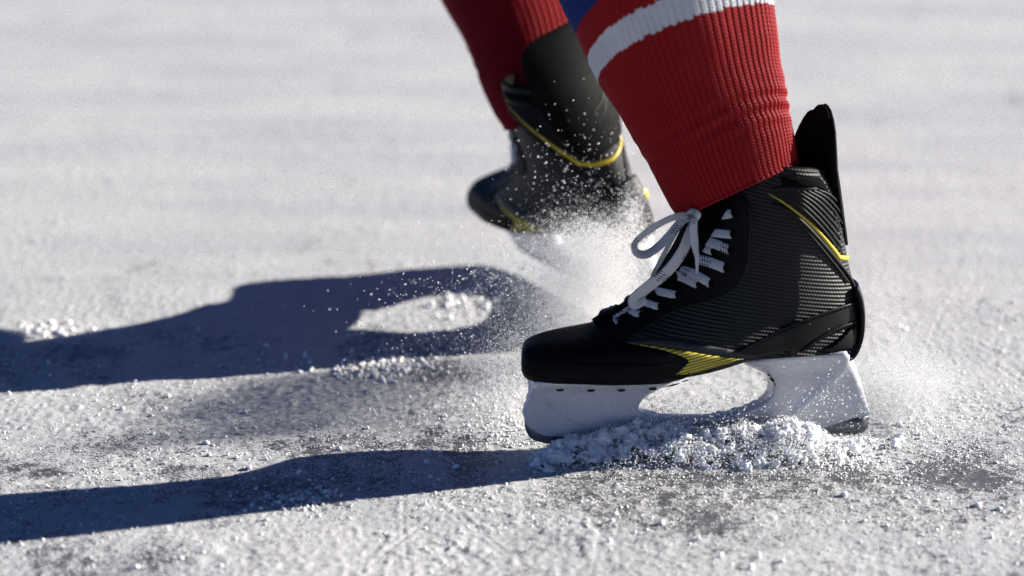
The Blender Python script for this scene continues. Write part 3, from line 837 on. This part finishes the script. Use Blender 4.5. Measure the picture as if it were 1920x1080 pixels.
def sock_mesh(pairs, depth_fn, stripes, ribs=80, per=12, seed=0, row_px=1.3, fine_to=-80, lean=0.52, back=1.0):
    """knitted tube: pairs = (left px, py, right px, py) from the hem upwards; depth_fn gives world y of its axis"""
    pr = np.array(pairs, float)
    # arc length along the middle
    mid = np.stack([(pr[:, 0] + pr[:, 2]) / 2, (pr[:, 1] + pr[:, 3]) / 2], 1)
    sl = np.concatenate([[0], np.cumsum(np.sqrt((np.diff(mid, axis=0) ** 2).sum(1)))])
    fine_s = np.interp(-fine_to, -mid[:, 1], sl)
    s = np.concatenate([np.arange(0, fine_s, row_px), np.linspace(fine_s, sl[-1], 60)[1:]])
    rows = len(s); n = ribs * per
    sm = np.stack([np.interp(s, np.linspace(0, sl[-1], 400), np.interp(np.linspace(0, sl[-1], 400), sl, pr[:, k])) for k in range(4)], 1)
    for k in range(4):      # soften the corners of the outline
        ker = np.ones(25) / 25; pad = np.pad(sm[:, k], 12, mode='edge'); sm[:, k] = np.convolve(pad, ker, 'valid')
    phi = np.linspace(0, 2 * np.pi, n, endpoint=False)
    verts = np.zeros((rows, n, 3)); colr = np.zeros((rows, n, 4)); colr[..., 3] = 1
    u = np.arange(n) / per
    ribw = np.floor(u + 0.5)
    r2 = np.random.default_rng(seed)
    jit = r2.normal(0, 1, ribs + 1)
    for i in range(rows):
        L = at_y(sm[i, 0], sm[i, 1], depth_fn(s[i])); Q = at_y(sm[i, 2], sm[i, 3], depth_fn(s[i]))
        c, e1 = (L + Q) / 2, (Q - L) / 2
        rad = np.linalg.norm(e1)
        skew = -0.28 * np.sin(phi) ** 2; wob = 0.018 * np.sin(3 * phi + s[i] * .01 + seed) + 0.012 * np.sin(5 * phi - s[i] * .017)
        e2 = np.array([0, 1.0, -lean * np.interp(s[i], [0, 330], [.6, 1])]) * rad * 0.93
        base = c + np.outer(np.cos(phi) * (1 + wob * np.sin(phi) ** 2) + skew, e1) + np.outer(np.sin(phi) * (1 + wob) * np.where(np.sin(phi) > 0, back, 1.0), e2)
        nr = np.outer(np.cos(phi), e1 / rad) + np.outer(np.sin(phi), np.array([0, 1.0, 0]))
        st = s[i] / 6.2
        uu = ((u + .5) % 1) - .5
        rib = np.clip(1 - (np.abs(uu) / .5) ** 3.2, 0, 1)
        fine = 1.0 if s[i] < fine_s + 40 else 0.0
        bead = np.exp(-((np.abs(uu) - .19) / .13) ** 2) * (0.5 + 0.5 * np.cos(2 * np.pi * (st + .28 * np.sign(uu) + 1.1 * np.abs(uu))))
        d = 0.0011 * rib + 0.0008 * bead * fine
        # bunched folds above the hem, strongest on the heel side
        amp = 0.0011 * np.exp(-((s[i] - 135 - 12 * np.sin(phi)) / 34) ** 2) * (0.35 + 0.65 * (np.cos(phi) > -2) * (0.5 + 0.5 * np.cos(phi)))
        d = d + amp * np.sin(s[i] * 0.21 + 1.3 * np.sin(2 * phi) + .8 * np.cos(3 * phi))
        d = d + 0.002 * (fbm(phi * 2.2, np.full(n, s[i] * .012), 3, seed + 9) - .5)
        if s[i] < 9: d = d + 0.0012 * math.sin(math.pi * s[i] / 9)
        verts[i] = base + nr * d[:, None]
        shade = 1.0
        edge = s[i] + 1.2 * jit[ribw.astype(int) % ribs] + 3.0 * (rib - .5)
        col = np.tile(np.array(stripes[0][1]), (n, 1))
        for s0, cc in stripes[1:]: col[edge > s0] = cc
        colr[i, :, :3] = col * shade
    # tuck the hem inwards
    idx = np.arange(rows * n).reshape(rows, n)
    a, b = idx[:-1], np.roll(idx, -1, 1)[:-1]; c_, d_ = np.roll(idx, -1, 1)[1:], idx[1:]
    faces = np.stack([a.ravel(), b.ravel(), c_.ravel(), d_.ravel()], 1)
    me = np_mesh('sock', verts.reshape(-1, 3), faces)
    ca = me.color_attributes.new('yarn', 'FLOAT_COLOR', 'POINT'); ca.data.foreach_set('color', colr.reshape(-1).astype(np.float32))
    ctr = [(verts[i].mean(0), np.linalg.norm(verts[i][0] - verts[i][n // 2]) / 2) for i in (0, rows // 2, rows - 1)]
    return me, s, sm, ctr
RED, WHITE, BLUE = (0.205, 0.0025, 0.005), (0.45, 0.45, 0.465), (0.003, 0.018, 0.11)
near_pairs = [(1284, 412, 1494, 312), (1266, 398, 1492, 300), (1248, 362, 1487, 268), (1214, 295, 1474, 200), (1188, 250, 1468, 160), (1168, 213, 1459, 122), (1146, 178, 1456, 82), (1125, 145, 1447, 14), (1105, 103, 1443, -30),
              (1085, 58, 1437, -90), (1055, 0, 1425, -150), (1010, -110, 1390, -240), (960, -260, 1340, -390), (900, -420, 1270, -540), (880, -560, 1240, -650)]
def s_of(pairs, k): 
    m = np.array([((p[0] + p[2]) / 2, (p[1] + p[3]) / 2) for p in pairs]); return np.concatenate([[0], np.cumsum(np.sqrt((np.diff(m, axis=0) ** 2).sum(1)))])[k]
s_w, s_r, s_b = s_of(near_pairs, 7), s_of(near_pairs, 8), s_of(near_pairs, 9)
near_axis = lambda s: -0.001 - 0.00004 * s
nme, _, _, nctr = sock_mesh(near_pairs, near_axis, [(0, RED), (s_w, WHITE), (s_r, RED), (s_b, BLUE), (s_b + 150, WHITE), (s_b + 200, RED)], seed=3)
FY = 0.358
far_pairs = [(955, 246, 1110, 190), (942, 230, 1112, 172), (925, 205, 1116, 150), (905, 165, 1118, 108), (893, 125, 1112, 66), (870, 70, 1102, 10), (830, 0, 1080, -66), (760, -130, 1030, -200), (690, -280, 970, -350), (640, -400, 930, -460)]
far_axis = lambda s: FY + 0.0006 * s
fme, _, _, fctr = sock_mesh(far_pairs, far_axis, [(0, RED), (s_of(far_pairs, 7), WHITE), (s_of(far_pairs, 7) + 50, RED)], ribs=72, seed=8, lean=0.3, back=1.8)  # unseen rear half made deeper, added only to broaden the leg's cast shadow

# body: one skinned figure; the photograph shows only its shins, clothed in the socks
bm = bmesh.new()
na, nk = Vector(nctr[0][0]), Vector(nctr[2][0]); fa, fk = Vector(fctr[0][0]), Vector(fctr[2][0])
hip = (nk + fk) / 2 + Vector((0.30, 0.06, 0.36))
J, RD = {}, []
def jv(k, p, r): J[k] = bm.verts.new(p); RD.append(r)
jv('pelvis', hip, .15)
for nm, kn, an, mm, s in (('n', nk, na, Vector(nctr[1][0]), -1), ('f', fk, fa, Vector(fctr[1][0]), 1)):
    jv('h' + nm, hip + Vector((-0.04, s * .11, -.06)), .11); jv('k' + nm, kn + Vector((0.02, 0, .05)), .066); jv('m' + nm, mm, .036); jv('a' + nm, an + Vector((0.012, 0.004, .02)), .026); jv('t' + nm, an + Vector((0.024, 0.008, -.05)), .02)
jv('belly', hip + Vector((-.06, 0, .2)), .15); jv('chest', hip + Vector((-.16, 0, .42)), .17); jv('neck', hip + Vector((-.24, 0, .58)), .06); jv('head', hip + Vector((-.29, 0, .70)), .10); jv('crown', hip + Vector((-.31, 0, .78)), .085)
for nm, s in (('n', -1), ('f', 1)):
    jv('s' + nm, hip + Vector((-.17, s * .2, .47)), .065); jv('e' + nm, hip + Vector((-.25, s * .3, .2)), .046); jv('w' + nm, hip + Vector((-.46, s * .2, .1)), .033); jv('p' + nm, hip + Vector((-.55, s * .17, .08)), .03)
for a, b in (('pelvis', 'hn'), ('hn', 'kn'), ('kn', 'mn'), ('mn', 'an'), ('an', 'tn'), ('pelvis', 'hf'), ('hf', 'kf'), ('kf', 'mf'), ('mf', 'af'), ('af', 'tf'), ('pelvis', 'belly'), ('belly', 'chest'), ('chest', 'neck'), ('neck', 'head'), ('head', 'crown'),
             ('chest', 'sn'), ('sn', 'en'), ('en', 'wn'), ('wn', 'pn'), ('chest', 'sf'), ('sf', 'ef'), ('ef', 'wf'), ('wf', 'pf')):
    bm.edges.new((J[a], J[b]))
me = bpy.data.meshes.new('person'); bm.to_mesh(me); bm.free()
bpy.data.objects.remove(person)
person = link('person', me, M_SKIN)
md = person.modifiers.new('skin', 'SKIN')
for v, r in zip(me.skin_vertices[0].data, RD): v.radius = (r, r)
me.skin_vertices[0].data[0].use_root = True
md.use_smooth_shade = True
person.modifiers.new('sub', 'SUBSURF').levels = 1
tag(person, 'skater in red ribbed knit socks with white and blue bands, wearing both black skates', 'person')
def garment(name, chain, mat, extra):
    bm = bmesh.new(); vs = []
    for p, r in chain['v']: vs.append(bm.verts.new(p))
    for a, b in chain['e']: bm.edges.new((vs[a], vs[b]))
    me = bpy.data.meshes.new(name); bm.to_mesh(me); bm.free()
    o = link(name, me, mat, person); md = o.modifiers.new('skin', 'SKIN')
    for v, (p, r) in zip(me.skin_vertices[0].data, chain['v']): v.radius = (r + extra, r + extra)
    me.skin_vertices[0].data[0].use_root = True; md.use_smooth_shade = True
    o.modifiers.new('sub', 'SUBSURF').levels = 1
hn, hf = hip + Vector((-0.04, -.11, -.06)), hip + Vector((-0.04, .11, -.06))
garment('hockey_pants', {'v': [(hip, .16), (hn, .12), (hn.lerp(nk, .8), .095), (hf, .12), (hf.lerp(fk, .8), .095), (hip + Vector((-.03, 0, .12)), .15)], 'e': [(0, 1), (1, 2), (0, 3), (3, 4), (0, 5)]}, M_NAVY, .02)
garment('jersey', {'v': [(hip + Vector((-.16, 0, .42)), .17), (hip + Vector((-.06, 0, .2)), .16), (hip + Vector((-.02, 0, .06)), .17), (hip + Vector((-.17, -.2, .47)), .07), (hip + Vector((-.25, -.3, .2)), .055), (hip + Vector((-.44, -.21, .11)), .045), (hip + Vector((-.17, .2, .47)), .07), (hip + Vector((-.25, .3, .2)), .055), (hip + Vector((-.44, .21, .11)), .045)],
                   'e': [(0, 1), (1, 2), (0, 3), (3, 4), (4, 5), (0, 6), (6, 7), (7, 8)]}, M_RED, .025)
o = link('sock', nme, M_SOCK, person); o['label'] = 'red ribbed sock with white and blue bands'
link('sock', fme, M_SOCK, person)

# ---------------------------------------------------------------- loose snow
def ico(sub):
    bm = bmesh.new(); bmesh.ops.create_icosphere(bm, subdivisions=sub, radius=1)
    v = np.array([p.co for p in bm.verts]); f = np.array([[q.index for q in p.verts] for p in bm.faces]); bm.free(); return v, f
OCT = (np.array([[1, 0, 0], [-1, 0, 0], [0, 1, 0], [0, -1, 0], [0, 0, 1], [0, 0, -1]], float),
       np.array([[0, 2, 4], [2, 1, 4], [1, 3, 4], [3, 0, 4], [2, 0, 5], [1, 2, 5], [3, 1, 5], [0, 3, 5]]))
def scatter_mesh(name, P, rad, base, jag=0.3, squash=0.75):
    """many irregular crumbs as one mesh"""
    bv, bf = base; n = len(P); m = len(bv)
    ax = rng.normal(size=(n, 3)); ax /= np.linalg.norm(ax, axis=1)[:, None]
    ang = rng.uniform(0, 2 * np.pi, n); c, s = np.cos(ang), np.sin(ang)
    K = np.zeros((n, 3, 3)); K[:, 0, 1], K[:, 0, 2], K[:, 1, 0], K[:, 1, 2], K[:, 2, 0], K[:, 2, 1] = -ax[:, 2], ax[:, 1], ax[:, 2], -ax[:, 0], -ax[:, 1], ax[:, 0]
    Rm = np.eye(3) + s[:, None, None] * K + (1 - c)[:, None, None] * (K @ K)
    sc = rng.uniform(squash, 1.25, (n, 1, 3))
    v = bv[None] * sc * (1 + jag * rng.normal(size=(n, m, 1)).clip(-1.6, 1.6))
    v = np.einsum('nij,nmj->nmi', Rm, v) * np.asarray(rad)[:, None, None] + P[:, None, :]
    f = (bf[None] + (np.arange(n) * m)[:, None, None]).reshape(-1, bf.shape[1])
    return np_mesh(name, v.reshape(-1, 3), f)
ICO1, ICO2 = ico(1), ico(2)

# the bank of shaved snow piled along the near side of the blade
line = catmull([(985, 876), (1030, 866), (1090, 860), (1180, 856), (1290, 854), (1400, 852), (1480, 850), (1560, 845), (1640, 836), (1720, 830)], 400)
lg = np.array([on_ground(a, b) for a, b in line])
tt = np.linspace(0, 1, 400)
hgt = np.interp(tt, [0, .1, .2, .3, .42, .5, .58, .68, .78, .9, 1], [.002, .008, .015, .021, .027, .022, .023, .026, .008, .002, .001])
wid = np.interp(tt, [0, .1, .3, .5, .7, .85, 1], [.012, .018, .024, .028, .026, .018, .012])
def bank_points(n, k=1.0, top=1.0):
    i = rng.choice(400, n, p=(hgt * wid) / (hgt * wid).sum())
    v = rng.normal(0, 0.55, n).clip(-1.5, 1.6)
    prof = np.clip(1 - np.abs(v) ** 1.7 * .62, 0, 1)
    rough = 0.55 + 0.9 * fbm(lg[i, 0] * 38, v * 1.3 + 5, 3, 77)
    hz = hgt[i] * prof * rough
    z = hz * rng.uniform(0, 1, n) ** 0.45 * top
    P = lg[i] + np.stack([rng.normal(0, .003, n), -v * wid[i] * k + 0.004, z], 1)
    return P
CL_, n_per = bank_points(430, .98, .95), 24
cr = rng.uniform(.0022, .0056, 430)
dirs = rng.normal(size=(430, n_per, 3)); dirs /= np.linalg.norm(dirs, axis=2)[:, :, None]
sub = (CL_[:, None] + dirs * (cr[:, None] * rng.uniform(.55, 1.1, (430, n_per)))[:, :, None]).reshape(-1, 3)
sub_r = (np.repeat(cr, n_per) * rng.uniform(.14, .5, 430 * n_per)).clip(.0007, .003)
mid, sm_ = bank_points(3500, 1.1), bank_points(16000, 1.45, 1.1)
parts = [(CL_, cr * .85, ICO2, .08), (sub, sub_r, ICO1, .16), (mid, rng.uniform(.0006, .0018, 3500), ICO1, .2), (sm_, rng.uniform(.00025, .0007, 16000), OCT, .25)]
def join(meshes, name):
    vs, fs, k = [], [], 0
    for m in meshes:
        v = np.empty(len(m.vertices) * 3, np.float32); m.vertices.foreach_get('co', v); v = v.reshape(-1, 3)
        f = np.empty(len(m.loops), np.int32); m.loops.foreach_get('vertex_index', f); f = f.reshape(-1, 3)
        vs.append(v); fs.append(f + k); k += len(v); bpy.data.meshes.remove(m)
    return np_mesh(name, np.concatenate(vs), np.concatenate(fs))
bank = link('snow_bank', join([scatter_mesh('t', P, r, b, j) for P, r, b, j in parts[:3]], 'snow_bank'), M_SNOW)
md = bank.modifiers.new('clump', 'REMESH'); md.mode = 'VOXEL'; md.voxel_size = 0.0008; md.use_smooth_shade = True
md = bank.modifiers.new('soften', 'SMOOTH'); md.factor = 0.5; md.iterations = 3
tag(bank, 'bank of crumbly shaved snow piled along the near blade', 'snow', kind='stuff')
flecks = link('snow_flecks', scatter_mesh('snow_flecks', parts[3][0], parts[3][1], OCT, .25), M_SNOW)
tag(flecks, 'fine loose flecks of snow over and beside the bank at the near blade', 'snow', kind='stuff')

# crumbs lying all over the ice
def ground_crumbs(n, box, rmin, rmax, gate, pw=2.5):
    px = rng.uniform(box[0], box[2], n); py = rng.uniform(box[1], box[3], n)
    G = np.array([on_ground(a, b) for a, b in zip(px, py)])
    g = fbm(G[:, 0] * 14, G[:, 1] * 11, 3, 131) + 0.35 * (cover(G[:, 0], G[:, 1]) - .6)
    G = G[g > gate]
    r = rmin + (rmax - rmin) * rng.uniform(0, 1, len(G)) ** pw
    G[:, 2] = ice_height(G[:, 0], G[:, 1]) + r * 0.35
    return G, r
def heap(n, px, py, sx, sy, rmin, rmax, pw=3.0):
    a, b = rng.normal(px, sx, n), rng.normal(py, sy, n)
    G = np.array([on_ground(u, v) for u, v in zip(a, b)])
    r = rmin + (rmax - rmin) * rng.uniform(0, 1, n) ** pw
    keep = fbm(G[:, 0] * 30, G[:, 1] * 22, 3, 151) > 0.42
    G, r = G[keep], r[keep]
    G[:, 2] = ice_height(G[:, 0], G[:, 1]) + r * 0.3
    return G, r
def frost_scratches(n):
    out, rr = [], []
    for i in range(n):
        c = on_ground(rng.uniform(-50, 1980), rng.uniform(600, 1100) if i % 4 else rng.uniform(150, 600))
        a = rng.normal(0.25, 0.5) if i % 3 else rng.uniform(0, math.pi)
        L, k = rng.uniform(0.05, 0.32), rng.normal(0, 0.9)
        m = int(L * 620); t = rng.uniform(-L, L, m); t = t[vnoise(t * 45, t * 0 + i, 7) > 0.42]
        d = k * t * t + rng.normal(0, 0.0005, len(t))
        x, y = c[0] + t * math.cos(a) - d * math.sin(a), c[1] + t * math.sin(a) + d * math.cos(a)
        r = rng.uniform(.0003, .0009, len(t))
        out.append(np.stack([x, y, ice_height(x, y) + r * 0.1], 1)); rr.append(r)
    return np.concatenate(out), np.concatenate(rr)
sets = [frost_scratches(260), ground_crumbs(600, (-60, 520, 1980, 1110), .0008, .0026, .5, 4), ground_crumbs(9000, (-60, 480, 1980, 1110), .0004, .0014, .46, 3), ground_crumbs(600, (-60, 520, 1980, 1110), .0010, .0028, .52, 4),
        heap(5000, 1400, 850, 260, 60, .0003, .0012), heap(700, 700, 690, 55, 12, .0006, .0032), heap(2500, 1690, 760, 90, 45, .0003, .0013), heap(420, 890, 560, 26, 11, .001, .0042),
        heap(1600, 960, 780, 45, 60, .0004, .0018), heap(260, 95, 620, 34, 8, .0008, .003), heap(1300, 1560, 852, 55, 14, .0004, .0020), heap(300, 560, 930, 40, 14, .0006, .0026)]
me = join([scatter_mesh('t', P, r, ICO1 if i % 2 else OCT, .3, .55) for i, (P, r) in enumerate(sets)], 'snow_crumbs')
tag(link('snow_crumbs', me, M_SNOW), 'loose crumbs of snow scattered over the ice', 'snow', kind='stuff')

# spray thrown up between the skates
def cloud(n, cx, cy, sx, sy, y0, y1, rmin, rmax, pw=3.0, rot=0.0):
    a, b = rng.normal(0, sx, n), rng.normal(0, sy, n)
    px = cx + a * math.cos(rot) - b * math.sin(rot); py = cy + a * math.sin(rot) + b * math.cos(rot)
    y = rng.uniform(y0, y1, n)
    P = np.array([at_y(i, j, k) for i, j, k in zip(px, py, y)])
    r = rmin + (rmax - rmin) * rng.uniform(0, 1, n) ** pw
    k = P[:, 2] > 0.002
    return P[k], r[k]
C = [cloud(140000, 1112, 520, 56, 50, .10, .26, .00014, .00042), cloud(24000, 1080, 590, 60, 44, .07, .22, .00014, .00045), cloud(12000, 1010, 660, 50, 42, .04, .18, .00014, .0005),
     cloud(9000, 1130, 450, 52, 20, .16, .26, .0002, .0008), cloud(380, 1080, 335, 70, 72, .14, .25, .0003, .0010), cloud(1600, 1185, 405, 14, 26, .18, .25, .0003, .0008),
     cloud(1300, 880, 600, 90, 60, .03, .22, .0003, .001), cloud(16000, 955, 740, 34, 55, .0, .1, .00015, .0005), cloud(800, 960, 520, 50, 40, .1, .25, .0004, .0012),
     cloud(60000, 1705, 740, 62, 44, .02, .16, .00014, .00045), cloud(22000, 1670, 650, 40, 80, .04, .2, .00012, .0004), cloud(420, 1550, 755, 50, 38, -.055, -.03, .0003, .0009), cloud(900, 1300, 785, 90, 22, -.05, -.02, .0003, .0008),
     cloud(2500, 1560, 845, 90, 14, -.08, -.02, .0002, .0007), cloud(5000, 1300, 745, 80, 26, .03, .12, .00015, .0005)]
P = np.concatenate([c[0] for c in C]); r = np.concatenate([c[1] for c in C])
me = scatter_mesh('snow_spray', P, r, OCT, .2)
tag(link('snow_spray', me, M_SPRAY), 'sunlit white spray of fine snow flying between the two skates', 'snow spray', kind='stuff')
